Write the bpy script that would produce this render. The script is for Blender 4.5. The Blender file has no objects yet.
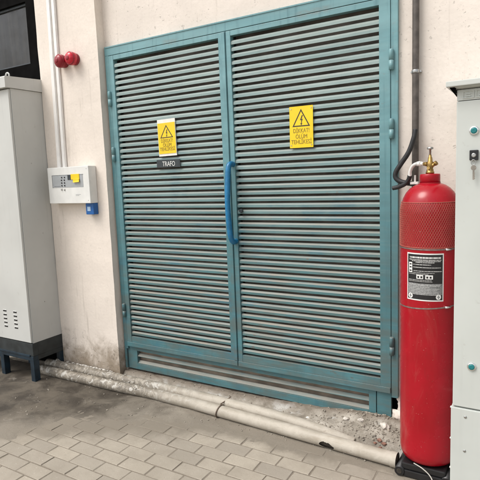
import bpy, bmesh, math, random
from mathutils import Vector, Matrix, noise
random.seed(7)
sc = bpy.context.scene
COL = sc.collection
R = math.radians

# ------------------------------------------------------------------ camera, sky, sun, exposure
cam_d = bpy.data.cameras.new('camera')
cam_d.sensor_width = 36.0
cam_d.lens = 507.8346 / 480 * 36.0
cam_d.clip_start = 0.05
cam_d.clip_end = 500
cam = bpy.data.objects.new('camera', cam_d)
COL.objects.link(cam)
cx = Vector((0.85990926, 0.50900253, -0.03837286))
dn = Vector((0.03010184, -0.12561089, -0.9916228))
fw = Vector((-0.50955857, 0.85155054, -0.12333588))
M = Matrix((cx, -dn, -fw)).transposed().to_4x4()
M.translation = Vector((0, 0, 1.5))
cam.matrix_world = M
sc.camera = cam

SUN_EL, SUN_AZ = R(56), R(220)      # azimuth clockwise from +Y: the sun stands behind the camera, to its left
world = bpy.data.worlds.new('World')
sc.world = world
world.use_nodes = True
wn = world.node_tree
wn.nodes.clear()
wo = wn.nodes.new('ShaderNodeOutputWorld')
wb = wn.nodes.new('ShaderNodeBackground')
sky = wn.nodes.new('ShaderNodeTexSky')
sky.sky_type = 'NISHITA'
sky.sun_disc = False
sky.sun_elevation = SUN_EL
sky.sun_rotation = SUN_AZ
sky.air_density = 1.0
sky.dust_density = 4.0
sky.ozone_density = 0.6
hs = wn.nodes.new('ShaderNodeHueSaturation')
hs.inputs['Saturation'].default_value = 0.22
wn.links.new(sky.outputs[0], hs.inputs['Color'])
wn.links.new(hs.outputs[0], wb.inputs[0])
wb.inputs[1].default_value = 0.15
wn.links.new(wb.outputs[0], wo.inputs[0])

sun_d = bpy.data.lights.new('sun', 'SUN')
sun_d.energy = 0.85
sun_d.angle = R(28)
sun_d.color = (1.0, 0.945, 0.87)
sun = bpy.data.objects.new('sun', sun_d)
COL.objects.link(sun)
sd = Vector((math.sin(SUN_AZ) * math.cos(SUN_EL), math.cos(SUN_AZ) * math.cos(SUN_EL), math.sin(SUN_EL)))
sun.rotation_euler = sd.to_track_quat('Z', 'Y').to_euler()
sun.location = sd * 20

sc.view_settings.view_transform = 'Standard'
sc.view_settings.look = 'None'
sc.view_settings.gamma = 1.0
sc.view_settings.use_curve_mapping = False
sc.view_settings.exposure = 0.62

# ------------------------------------------------------------------ materials
def lin(r, g, b):
    f = lambda c: (c / 255 / 12.92) if c / 255 <= 0.04045 else ((c / 255 + 0.055) / 1.055) ** 2.4
    return (f(r), f(g), f(b))

class Mat:
    """small helper round a node tree"""
    def __init__(s, name, rough=0.6, metal=0.0, spec=0.5):
        s.m = bpy.data.materials.new(name)
        s.m.use_nodes = True
        s.t = s.m.node_tree
        s.b = s.t.nodes['Principled BSDF']
        s.b.inputs['Roughness'].default_value = rough
        s.b.inputs['Metallic'].default_value = metal
        s.b.inputs['Specular IOR Level'].default_value = spec
        s.geo = s.t.nodes.new('ShaderNodeNewGeometry')
        s.tc = s.t.nodes.new('ShaderNodeTexCoord')
        s.pos = s.geo.outputs['Position']
        s.nrm = s.geo.outputs['Normal']
        s.obj = s.tc.outputs['Object']
    def L(s, a, b): s.t.links.new(a, b)
    def val(s, sock, v):
        if hasattr(v, 'is_linked') or isinstance(v, bpy.types.NodeSocket): s.L(v, sock)
        else: sock.default_value = v
    def scaled(s, vec, sx, sy, sz):
        n = s.t.nodes.new('ShaderNodeVectorMath'); n.operation = 'MULTIPLY'
        s.L(vec, n.inputs[0]); n.inputs[1].default_value = (sx, sy, sz)
        return n.outputs[0]
    def noise(s, vec, scale, detail=4, rough=0.55, dist=0.0):
        n = s.t.nodes.new('ShaderNodeTexNoise')
        s.L(vec, n.inputs['Vector']); n.inputs['Scale'].default_value = scale
        n.inputs['Detail'].default_value = detail; n.inputs['Roughness'].default_value = rough
        n.inputs['Distortion'].default_value = dist
        return n.outputs['Fac']
    def voro(s, vec, scale, feature='F1'):
        n = s.t.nodes.new('ShaderNodeTexVoronoi'); n.feature = feature
        s.L(vec, n.inputs['Vector']); n.inputs['Scale'].default_value = scale
        return n.outputs['Distance']
    def ramp(s, v, a, b, lo=0.0, hi=1.0):
        n = s.t.nodes.new('ShaderNodeMapRange'); n.interpolation_type = 'SMOOTHSTEP'
        s.L(v, n.inputs['Value'])
        n.inputs['From Min'].default_value = a; n.inputs['From Max'].default_value = b
        n.inputs['To Min'].default_value = lo; n.inputs['To Max'].default_value = hi
        return n.outputs['Result']
    def math(s, op, a, b=0.0):
        n = s.t.nodes.new('ShaderNodeMath'); n.operation = op
        s.val(n.inputs[0], a); s.val(n.inputs[1], b)
        return n.outputs[0]
    def mix(s, f, a, b):
        n = s.t.nodes.new('ShaderNodeMix'); n.data_type = 'RGBA'
        s.val(n.inputs[0], f)
        for k, c in ((6, a), (7, b)):
            if isinstance(c, tuple): n.inputs[k].default_value = (*c[:3], 1)
            else: s.L(c, n.inputs[k])
        return n.outputs[2]
    def xyz(s, vec):
        n = s.t.nodes.new('ShaderNodeSeparateXYZ'); s.L(vec, n.inputs[0])
        return n.outputs
    def rnd(s):
        return s.t.nodes.new('ShaderNodeObjectInfo').outputs['Random']
    def color(s, c):
        if isinstance(c, tuple): s.b.inputs['Base Color'].default_value = (*c[:3], 1)
        else: s.L(c, s.b.inputs['Base Color'])
    def roughness(s, v): s.val(s.b.inputs['Roughness'], v)
    def bump(s, h, strength=0.3, dist=0.01):
        n = s.t.nodes.new('ShaderNodeBump'); n.inputs['Strength'].default_value = strength
        n.inputs['Distance'].default_value = dist
        s.L(h, n.inputs['Height']); s.L(n.outputs[0], s.b.inputs['Normal'])

EDGE = (0.215, 0.188, 0.150)
def dirt_d(m):
    # rough distance past the border between paving and trodden dirt
    x, y, z = m.xyz(m.pos)
    d1 = m.math('ADD', m.math('MULTIPLY', m.math('ADD', x, 2.65), -0.47), m.math('MULTIPLY', m.math('SUBTRACT', y, 1.87), 0.88))
    d2 = m.math('SUBTRACT', y, 2.435)
    d = m.math('MAXIMUM', d1, d2)
    nd = m.noise(m.pos, 6, 6, 0.65, 0.4)
    return m.math('ADD', d, m.math('MULTIPLY', m.math('SUBTRACT', nd, 0.47), 0.36)), nd
Mat.dirt_d = dirt_d

def simple(name, col, rough=0.5, metal=0.0, var=0.12, scale=30, bump=0.05, spec=0.5, bdist=0.003):
    m = Mat(name, rough, metal, spec)
    n = m.noise(m.pos, scale, 5)
    dark = tuple(c * (1 - var) for c in col); lite = tuple(min(1, c * (1 + var)) for c in col)
    m.color(m.mix(m.ramp(n, 0.3, 0.7), dark, lite))
    m.roughness(m.ramp(m.noise(m.pos, scale * 0.4, 3), 0.3, 0.7, max(0.02, rough - 0.08), min(1, rough + 0.1)))
    if bump: m.bump(n, bump, bdist)
    return m.m

def plaster(name, base, pits, stain_z, streak=0.5):
    m = Mat(name, 0.85, 0, 0.3)
    x, y, z = m.xyz(m.pos)
    big = m.noise(m.pos, 2.2, 5, 0.6)
    c = m.mix(m.ramp(big, 0.3, 0.72), tuple(v * 0.91 for v in base), tuple(min(1, v * 1.04) for v in base))
    fine = m.noise(m.pos, 55, 4)
    c = m.mix(m.ramp(fine, 0.35, 0.75, 0, 0.35), c, tuple(v * 0.86 for v in base))
    # rain streaks: long in z, short in x
    st = m.noise(m.scaled(m.pos, 21, 21, 1.6), 1.0, 6, 0.72, 0.5)
    stm = m.math('MULTIPLY', m.ramp(st, 0.56, 0.76, 0, streak), m.ramp(m.noise(m.pos, 1.3, 2), 0.38, 0.6))
    c = m.mix(stm, c, (0.36, 0.31, 0.26))
    # small grey pits and splashes
    sp = m.noise(m.pos, 38, 2, 0.5)
    spm = m.ramp(sp, 0.66, 0.75, 0, pits)
    c = m.mix(spm, c, (0.34, 0.31, 0.28))
    sp2 = m.noise(m.pos, 95, 1, 0.5)
    c = m.mix(m.ramp(sp2, 0.70, 0.76, 0, pits * 0.8), c, (0.40, 0.35, 0.31))
    # damp and dirt that climbed up from the ground
    nn = m.noise(m.pos, 7, 6, 0.65, 0.6)
    h = m.math('SUBTRACT', z, m.math('MULTIPLY', nn, stain_z * 1.7))
    dm = m.ramp(h, -stain_z * 0.75, stain_z * 0.12, 0.95, 0)
    c = m.mix(dm, c, (0.25, 0.20, 0.145))
    blot = m.noise(m.pos, 30, 5, 0.7, 1.2)
    bm = m.math('MULTIPLY', m.ramp(blot, 0.56, 0.66, 0, 0.75), m.ramp(z, stain_z * 1.25, stain_z * 0.4))
    c = m.mix(bm, c, (0.16, 0.13, 0.10))
    m.color(c)
    hsum = m.math('ADD', m.math('MULTIPLY', fine, 0.35), m.math('SUBTRACT', m.noise(m.pos, 9, 4), m.math('MULTIPLY', spm, 0.6)))
    m.bump(hsum, 0.45, 0.007)
    return m.m

MT = {}
MT['pillar'] = plaster('cream_plaster_pillar', (0.77, 0.695, 0.617), 0.12, 0.36, 0.45)
MT['wall'] = plaster('cream_plaster_wall', (0.76, 0.69, 0.620), 0.42, 0.22, 0.5)

def teal(name, base, dusty, sheen_fade_amt, sheen_fade_col):
    m = Mat(name, 0.36, 0, 0.5)
    x, y, z = m.xyz(m.pos)
    nx, ny, nz = m.xyz(m.nrm)
    big = m.noise(m.pos, 3.5, 5, 0.6)
    c = m.mix(m.ramp(big, 0.3, 0.7), tuple(v * 0.85 for v in base), tuple(v * 1.12 for v in base))
    # streaky brush and chalking
    st = m.noise(m.scaled(m.pos, 3, 40, 60), 1.0, 4, 0.6)
    c = m.mix(m.ramp(st, 0.5, 0.8, 0, 0.35), c, (0.22, 0.30, 0.29))
    # chips and rust
    ch = m.noise(m.scaled(m.pos, 0.45, 1, 1), 42, 5, 0.7, 0.4)
    chm = m.math('MULTIPLY', m.ramp(ch, 0.60, 0.66, 0, 0.8), m.ramp(m.noise(m.pos, 3.7, 2), 0.52, 0.62))
    # two places on the head rail where the paint is scraped off
    for px, pz, hw in ((-2.08, 2.375, 0.085), (-1.10, 2.372, 0.14)):
        ax = m.ramp(m.math('ABSOLUTE', m.math('SUBTRACT', x, px)), hw, hw * 0.4)
        az = m.ramp(m.math('ABSOLUTE', m.math('SUBTRACT', z, pz)), 0.026, 0.008)
        sc2 = m.noise(m.scaled(m.pos, 0.5, 1, 1.6), 60, 4, 0.7)
        chm = m.math('MAXIMUM', chm, m.math('MULTIPLY', m.math('MULTIPLY', ax, az), m.ramp(sc2, 0.40, 0.50, 0, 0.95)))
    c = m.mix(chm, c, (0.10, 0.075, 0.055))
    # dust settled on whatever faces up
    dn_ = m.noise(m.scaled(m.pos, 9, 30, 30), 1.0, 4, 0.6)
    up = m.math('MULTIPLY', m.ramp(nz, 0.25, 0.7), m.ramp(dn_, 0.25, 0.7, dusty * 0.45, dusty))
    up = m.math('MULTIPLY', up, m.ramp(z, 0.6, 2.2, 1.0, 0.45))
    up = m.math('MULTIPLY', up, m.math('ADD', m.math('MULTIPLY', m.rnd(), 0.35), 0.75))
    f = up
    # painted-in sky sheen with some chalky fading: stronger the higher up the door
    sheen_fade = m.math('MULTIPLY', m.ramp(z, 0.7, 2.2, 0.06, sheen_fade_amt), m.ramp(m.noise(m.scaled(m.pos, 1.5, 20, 9), 1.0, 4, 0.6), 0.25, 0.7, 0.65, 1.1))
    c = m.mix(sheen_fade, c, sheen_fade_col)
    # damp, darker runs and blue brush touch-ups here and there
    bl = m.noise(m.scaled(m.pos, 5, 20, 5), 1.0, 4, 0.6)
    c = m.mix(m.math('MULTIPLY', m.ramp(bl, 0.52, 0.68, 0, 0.55), m.ramp(z, 2.0, 1.2)), c, (0.035, 0.15, 0.21))
    vs_ = m.noise(m.scaled(m.pos, 34, 34, 2.2), 1.0, 5, 0.65)
    c = m.mix(m.ramp(vs_, 0.5, 0.72, 0, 0.4 if 'dusty' not in name else 0.08), c, (0.035, 0.12, 0.145))
    gr = m.noise(m.scaled(m.pos, 4, 30, 14), 1.0, 5, 0.65)
    c = m.mix(m.math('MULTIPLY', m.ramp(gr, 0.36, 0.66, 0.12, 0.75), m.ramp(z, 1.5, 0.3, 0.2, 1.0)), c, (0.105, 0.115, 0.100))
    c = m.mix(f, c, (0.285, 0.25, 0.205))
    m.color(c)
    m.roughness(m.math('ADD', m.ramp(big, 0.3, 0.7, 0.30, 0.44), m.math('MULTIPLY', f, 0.35)))
    m.bump(m.noise(m.pos, 70, 3), 0.12, 0.002)
    return m.m
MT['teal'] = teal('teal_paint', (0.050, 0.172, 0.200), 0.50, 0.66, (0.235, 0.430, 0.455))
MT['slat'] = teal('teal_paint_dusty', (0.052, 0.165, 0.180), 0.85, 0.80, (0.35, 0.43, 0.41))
MT['blue_handle'] = simple('blue_paint_handle', (0.010, 0.150, 0.315), 0.28, 0, 0.2, 25, 0.06)

def cabinet(name, base):
    m = Mat(name, 0.42, 0, 0.45)
    x, y, z = m.xyz(m.pos)
    n = m.noise(m.pos, 2.5, 5)
    c = m.mix(m.ramp(n, 0.3, 0.7), tuple(v * 0.94 for v in base), tuple(v * 1.04 for v in base))
    st = m.noise(m.scaled(m.pos, 30, 30, 1.2), 1, 4, 0.6)
    c = m.mix(m.ramp(st, 0.56, 0.8, 0, 0.22), c, tuple(v * 0.62 for v in base))
    g = m.noise(m.pos, 24, 5, 0.7)
    c = m.mix(m.ramp(g, 0.62, 0.78, 0, 0.3), c, (0.25, 0.22, 0.18))
    m.color(c)
    m.roughness(m.ramp(n, 0.3, 0.7, 0.36, 0.52))
    m.bump(m.noise(m.pos, 420, 2), 0.05, 0.001)
    return m.m
MT['cab'] = cabinet('light_grey_powder_coat', (0.525, 0.53, 0.505))
MT['cab_b'] = cabinet('pale_grey_powder_coat', (0.53, 0.555, 0.525))
MT['plinth'] = simple('dark_plinth_paint', (0.022, 0.027, 0.028), 0.5, 0, 0.3, 14, 0.1)
MT['leg_blue'] = simple('dark_blue_steel_paint', (0.008, 0.021, 0.033), 0.45, 0, 0.35, 18, 0.1)
MT['white_plastic'] = simple('white_plastic', (0.72, 0.72, 0.69), 0.35, 0, 0.05, 12, 0.03)
MT['trunk'] = simple('white_trunking_plastic', (0.80, 0.78, 0.75), 0.4, 0, 0.05, 12, 0.03)
MT['grey_print'] = simple('grey_print', (0.36, 0.38, 0.39), 0.35, 0, 0.06, 20, 0.0)
MT['black_plastic'] = simple('black_plastic', (0.012, 0.012, 0.013), 0.4, 0, 0.2, 25, 0.05)
MT['rubber'] = simple('black_rubber_hose', (0.014, 0.014, 0.015), 0.55, 0, 0.3, 60, 0.15)
MT['yellow'] = simple('yellow_print', (0.83, 0.58, 0.012), 0.4, 0, 0.06, 9, 0.03)
MT['paper'] = simple('white_paper', (0.78, 0.76, 0.70), 0.6, 0, 0.07, 30, 0.03)
MT['black_print'] = simple('black_print', (0.035, 0.03, 0.022), 0.5, 0, 0.1, 20, 0)
MT['faded_print'] = simple('faded_brown_print', (0.24, 0.165, 0.02), 0.5, 0, 0.3, 60, 0)
MT['plate'] = simple('charcoal_plate', (0.032, 0.040, 0.045), 0.4, 0, 0.2, 30, 0.05)
MT['white_print'] = simple('white_print', (0.72, 0.72, 0.70), 0.5, 0, 0.05, 20, 0)
MT['grey_label'] = simple('grey_label_print', (0.17, 0.175, 0.175), 0.45, 0, 0.5, 260, 0)
MT['blue_box'] = simple('blue_plastic', (0.008, 0.10, 0.33), 0.35, 0, 0.1, 20, 0.03)
MT['pale_blue'] = simple('pale_blue_plastic', (0.36, 0.50, 0.66), 0.4, 0, 0.1, 20, 0)
MT['red_lens'] = simple('red_plastic', (0.50, 0.004, 0.022), 0.18, 0, 0.12, 20, 0.02, 0.6)
MT['red_dark'] = simple('dark_red_plastic', (0.26, 0.004, 0.014), 0.3, 0, 0.12, 20, 0.02)
MT['brass'] = simple('old_brass', (0.36, 0.235, 0.085), 0.42, 1.0, 0.3, 60, 0.15)
MT['steel'] = simple('dull_steel', (0.45, 0.45, 0.44), 0.35, 1.0, 0.2, 50, 0.1)
MT['band'] = simple('dull_band_steel', (0.30, 0.26, 0.24), 0.5, 0.8, 0.25, 60, 0.1)
MT['chrome'] = simple('bright_chrome', (0.75, 0.76, 0.76), 0.16, 1.0, 0.08, 40, 0.03)
MT['teal_cap'] = simple('teal_plastic_insert', (0.010, 0.17, 0.18), 0.3, 0, 0.1, 40, 0)
MT['drain'] = simple('brown_grey_conduit', (0.085, 0.072, 0.062), 0.5, 0, 0.3, 22, 0.12)
MT['net'] = simple('tan_plastic_net', (0.42, 0.115, 0.085), 0.5, 0, 0.12, 40, 0)
MT['dark_wall'] = simple('dark_render', (0.022, 0.020, 0.019), 0.8, 0, 0.3, 6, 0.2)
MT['dark_frame'] = simple('black_steel_and_shade', (0.003, 0.0028, 0.0027), 0.9, 0, 0.3, 20, 0.08, 0.06)  # near-black stands in for shade on the screen frame
MT['gap_shade'] = simple('gap_shade_brown', (0.125, 0.108, 0.096), 0.9, 0, 0.35, 7, 0.2)  # brown that stands in for shade in the slat gaps
MT['interior'] = simple('brown_interior', (0.22, 0.178, 0.138), 0.9, 0, 0.3, 8, 0.2)
MT['stone'] = simple('pale_stone', (0.56, 0.52, 0.46), 0.9, 0, 0.2, 60, 0.4)
MT['brick_red'] = simple('red_brick', (0.22, 0.115, 0.082), 0.9, 0, 0.25, 60, 0.4)
MT['cable'] = simple('pale_grey_cable', (0.42, 0.40, 0.36), 0.5, 0, 0.1, 40, 0.05)
MT['wire'] = simple('rusty_wire', (0.16, 0.12, 0.09), 0.7, 0.3, 0.3, 60, 0.2)

def m_glass():
    m = Mat('dusty_dark_glass', 0.22, 0, 0.5)
    st = m.noise(m.scaled(m.pos, 22, 22, 1.4), 1, 4, 0.6)
    m.color(m.mix(m.ramp(st, 0.3, 0.75), (0.006, 0.006, 0.0055), (0.026, 0.024, 0.021)))
    m.roughness(m.ramp(m.noise(m.pos, 5, 4), 0.3, 0.7, 0.12, 0.5))
    return m.m
MT['glass'] = m_glass()

def m_red():
    m = Mat('red_gloss_paint', 0.2, 0, 0.38)
    n = m.noise(m.pos, 6, 5)
    c = m.mix(m.ramp(n, 0.3, 0.7), (0.300, 0.002, 0.0085), (0.365, 0.0025, 0.0125))
    sc_ = m.noise(m.scaled(m.pos, 40, 40, 6), 1, 5, 0.7)
    c = m.mix(m.ramp(sc_, 0.60, 0.74, 0, 0.45), c, (0.19, 0.012, 0.014))
    du = m.noise(m.scaled(m.pos, 9, 9, 2.2), 1, 6, 0.7, 0.8)
    c = m.mix(m.ramp(du, 0.55, 0.8, 0, 0.22), c, (0.36, 0.20, 0.16))
    cp_ = m.noise(m.pos, 55, 4, 0.75)
    c = m.mix(m.ramp(cp_, 0.685, 0.71, 0, 0.8), c, (0.12, 0.06, 0.05))
    d = m.noise(m.pos, 120, 2)
    c = m.mix(m.ramp(d, 0.72, 0.76, 0, 0.5), c, (0.45, 0.30, 0.26))
    m.color(c)
    m.roughness(m.ramp(n, 0.3, 0.7, 0.17, 0.30))
    m.bump(m.noise(m.pos, 90, 2), 0.03, 0.001)
    m.b.inputs['Coat Weight'].default_value = 0.08
    m.b.inputs['Coat Roughness'].default_value = 0.12
    return m.m
MT['red'] = m_red()

def m_paver():
    m = Mat('concrete_paver', 0.9, 0, 0.3)
    r = m.rnd()
    n = m.noise(m.pos, 7, 6, 0.65)
    c = m.mix(r, (0.300, 0.268, 0.222), (0.400, 0.356, 0.290))
    c = m.mix(m.ramp(n, 0.35, 0.75, 0, 0.5), c, (0.27, 0.235, 0.19))
    g = m.noise(m.pos, 160, 3, 0.7)
    c = m.mix(m.ramp(g, 0.52, 0.75, 0, 0.45), c, (0.20, 0.175, 0.145))
    s = m.noise(m.pos, 70, 2)
    c = m.mix(m.ramp(s, 0.66, 0.74, 0, 0.4), c, (0.55, 0.51, 0.45))
    # trodden dirt: thick by the edge of the dirt patch, thinning out over the paving
    d, nd = m.dirt_d()
    c = m.mix(m.ramp(d, -0.14, 0.0, 0, 1.0), c, EDGE)
    fl = m.noise(m.pos, 3.2, 5, 0.6)
    c = m.mix(m.ramp(fl, 0.42, 0.75, 0, 0.35), c, (0.24, 0.21, 0.165))
    m.color(c)
    m.bump(m.math('ADD', m.math('MULTIPLY', g, 0.5), m.noise(m.pos, 25, 5)), 0.4, 0.004)
    return m.m
MT['paver'] = m_paver()

def m_sand():
    m = Mat('joint_sand', 0.95, 0, 0.2)
    g = m.noise(m.pos, 90, 5, 0.7)
    m.color(m.mix(m.ramp(g, 0.3, 0.7), (0.185, 0.159, 0.125), (0.245, 0.212, 0.170)))
    m.bump(g, 0.6, 0.004)
    return m.m
MT['sand'] = m_sand()

def m_ground():
    m = Mat('far_paving', 0.9, 0, 0.3)
    b = m.t.nodes.new('ShaderNodeTexBrick')
    m.L(m.pos, b.inputs['Vector'])
    b.inputs['Scale'].default_value = 1.0
    b.inputs['Brick Width'].default_value = 0.19; b.inputs['Row Height'].default_value = 0.093
    b.inputs['Mortar Size'].default_value = 0.004
    b.inputs['Color1'].default_value = (0.335, 0.295, 0.235, 1); b.inputs['Color2'].default_value = (0.42, 0.375, 0.305, 1)
    b.inputs['Mortar'].default_value = (0.17, 0.145, 0.115, 1)
    n = m.noise(m.pos, 1.5, 6)
    m.color(m.mix(m.ramp(n, 0.4, 0.75, 0, 0.5), b.outputs['Color'], (0.2, 0.175, 0.14)))
    m.bump(m.noise(m.pos, 40, 4), 0.4, 0.004)
    return m.m
MT['ground'] = m_ground()

def m_dirt():
    m = Mat('oily_dirt', 0.75, 0, 0.4)
    x, y, z = m.xyz(m.pos)
    n = m.noise(m.pos, 5, 7, 0.62, 0.5)
    g = m.noise(m.pos, 110, 4, 0.7)
    c = m.mix(m.ramp(n, 0.34, 0.66), (0.042, 0.034, 0.025), (0.115, 0.097, 0.074))
    # the dirt is old and dark towards the cabinet, dusty along the pipe to the right
    xr = m.math('ADD', x, m.math('MULTIPLY', n, 0.5))
    c2 = m.mix(m.ramp(n, 0.3, 0.7), (0.165, 0.142, 0.112), (0.30, 0.268, 0.218))
    c = m.mix(m.ramp(xr, -2.45, -1.6), c, c2)
    d, nd = m.dirt_d()
    c = m.mix(m.ramp(d, 0.02, 0.30), EDGE, c)
    c = m.mix(m.ramp(g, 0.5, 0.75, 0, 0.4), c, (0.10, 0.085, 0.068))
    bl = m.noise(m.pos, 17, 5, 0.7, 1.0)
    c = m.mix(m.math('MULTIPLY', m.ramp(bl, 0.60, 0.68, 0, 0.6), m.ramp(d, 0.05, 0.3)), c, (0.035, 0.03, 0.024))
    w = m.noise(m.scaled(m.pos, 1, 1.6, 1), 13, 6, 0.7, 0.8)
    c = m.mix(m.ramp(w, 0.60, 0.74, 0, 0.45), c, (0.36, 0.33, 0.28))
    m.color(c)
    m.roughness(m.ramp(n, 0.3, 0.7, 0.6, 0.9))
    m.bump(m.math('ADD', m.math('MULTIPLY', g, 0.5), n), 0.4, 0.008)
    return m.m
MT['dirt'] = m_dirt()

def m_ledge():
    m = Mat('dusty_cement', 0.95, 0, 0.2)
    x, y, z = m.xyz(m.pos)
    n = m.noise(m.pos, 8, 7, 0.65, 0.6)
    g = m.noise(m.pos, 130, 4, 0.7)
    c = m.mix(m.ramp(n, 0.3, 0.7), (0.20, 0.175, 0.14), (0.42, 0.385, 0.33))
    p = m.noise(m.scaled(m.pos, 1, 2, 1), 4.5, 4, 0.6)
    c = m.mix(m.ramp(p, 0.52, 0.62, 0, 0.7), c, (0.50, 0.49, 0.46))
    c = m.mix(m.ramp(g, 0.5, 0.72, 0, 0.5), c, (0.13, 0.11, 0.085))
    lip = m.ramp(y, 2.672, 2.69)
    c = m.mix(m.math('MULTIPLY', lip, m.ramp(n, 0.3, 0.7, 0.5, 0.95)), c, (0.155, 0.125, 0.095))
    m.color(c)
    m.bump(m.math('ADD', m.math('MULTIPLY', g, 0.6), n), 0.6, 0.008)
    return m.m
MT['ledge'] = m_ledge()

def m_pipe():
    m = Mat('old_cream_plastic_pipe', 0.5, 0, 0.4)
    x, y, z = m.xyz(m.pos)
    n = m.noise(m.pos, 9, 6, 0.65, 0.5)
    c = m.mix(m.ramp(n, 0.3, 0.7), (0.36, 0.322, 0.262), (0.47, 0.43, 0.365))
    f = m.noise(m.scaled(m.pos, 8, 40, 40), 1, 5, 0.7)
    c = m.mix(m.ramp(f, 0.5, 0.75, 0, 0.5), c, (0.30, 0.25, 0.185))
    # cement splashes and mud, thick at the left end
    xr = m.math('ADD', x, m.math('MULTIPLY', m.noise(m.pos, 3, 3), 0.6))
    k = m.ramp(xr, -1.35, -2.2)
    sp = m.noise(m.pos, 24, 6, 0.7, 0.9)
    c = m.mix(m.math('MULTIPLY', k, m.ramp(sp, 0.40, 0.56, 0.35, 0.9)), c, (0.150, 0.130, 0.102))
    sp2 = m.noise(m.pos, 16, 6, 0.7, 0.9)
    c = m.mix(m.math('MULTIPLY', k, m.ramp(sp2, 0.54, 0.61, 0, 0.85)), c, (0.52, 0.50, 0.455))
    d = m.ramp(m.noise(m.pos, 45, 4, 0.7), 0.60, 0.72, 0, 0.6)
    c = m.mix(d, c, (0.26, 0.215, 0.16))
    m.color(c)
    m.roughness(m.ramp(n, 0.3, 0.7, 0.42, 0.75))
    m.bump(m.math('ADD', sp, m.noise(m.pos, 80, 3)), 0.25, 0.004)
    return m.m
MT['pipe'] = m_pipe()
MT['mud'] = simple('dark_mud', (0.035, 0.028, 0.02), 0.8, 0, 0.4, 60, 0.4)
MT['cement'] = simple('cement_crumb', (0.28, 0.25, 0.205), 0.95, 0, 0.3, 60, 0.5)
MT['cement_pale'] = simple('pale_cement', (0.47, 0.445, 0.40), 0.95, 0, 0.3, 60, 0.5)
MT['key'] = simple('worn_key_metal', (0.34, 0.31, 0.27), 0.4, 0.8, 0.2, 60, 0.1)

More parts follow.
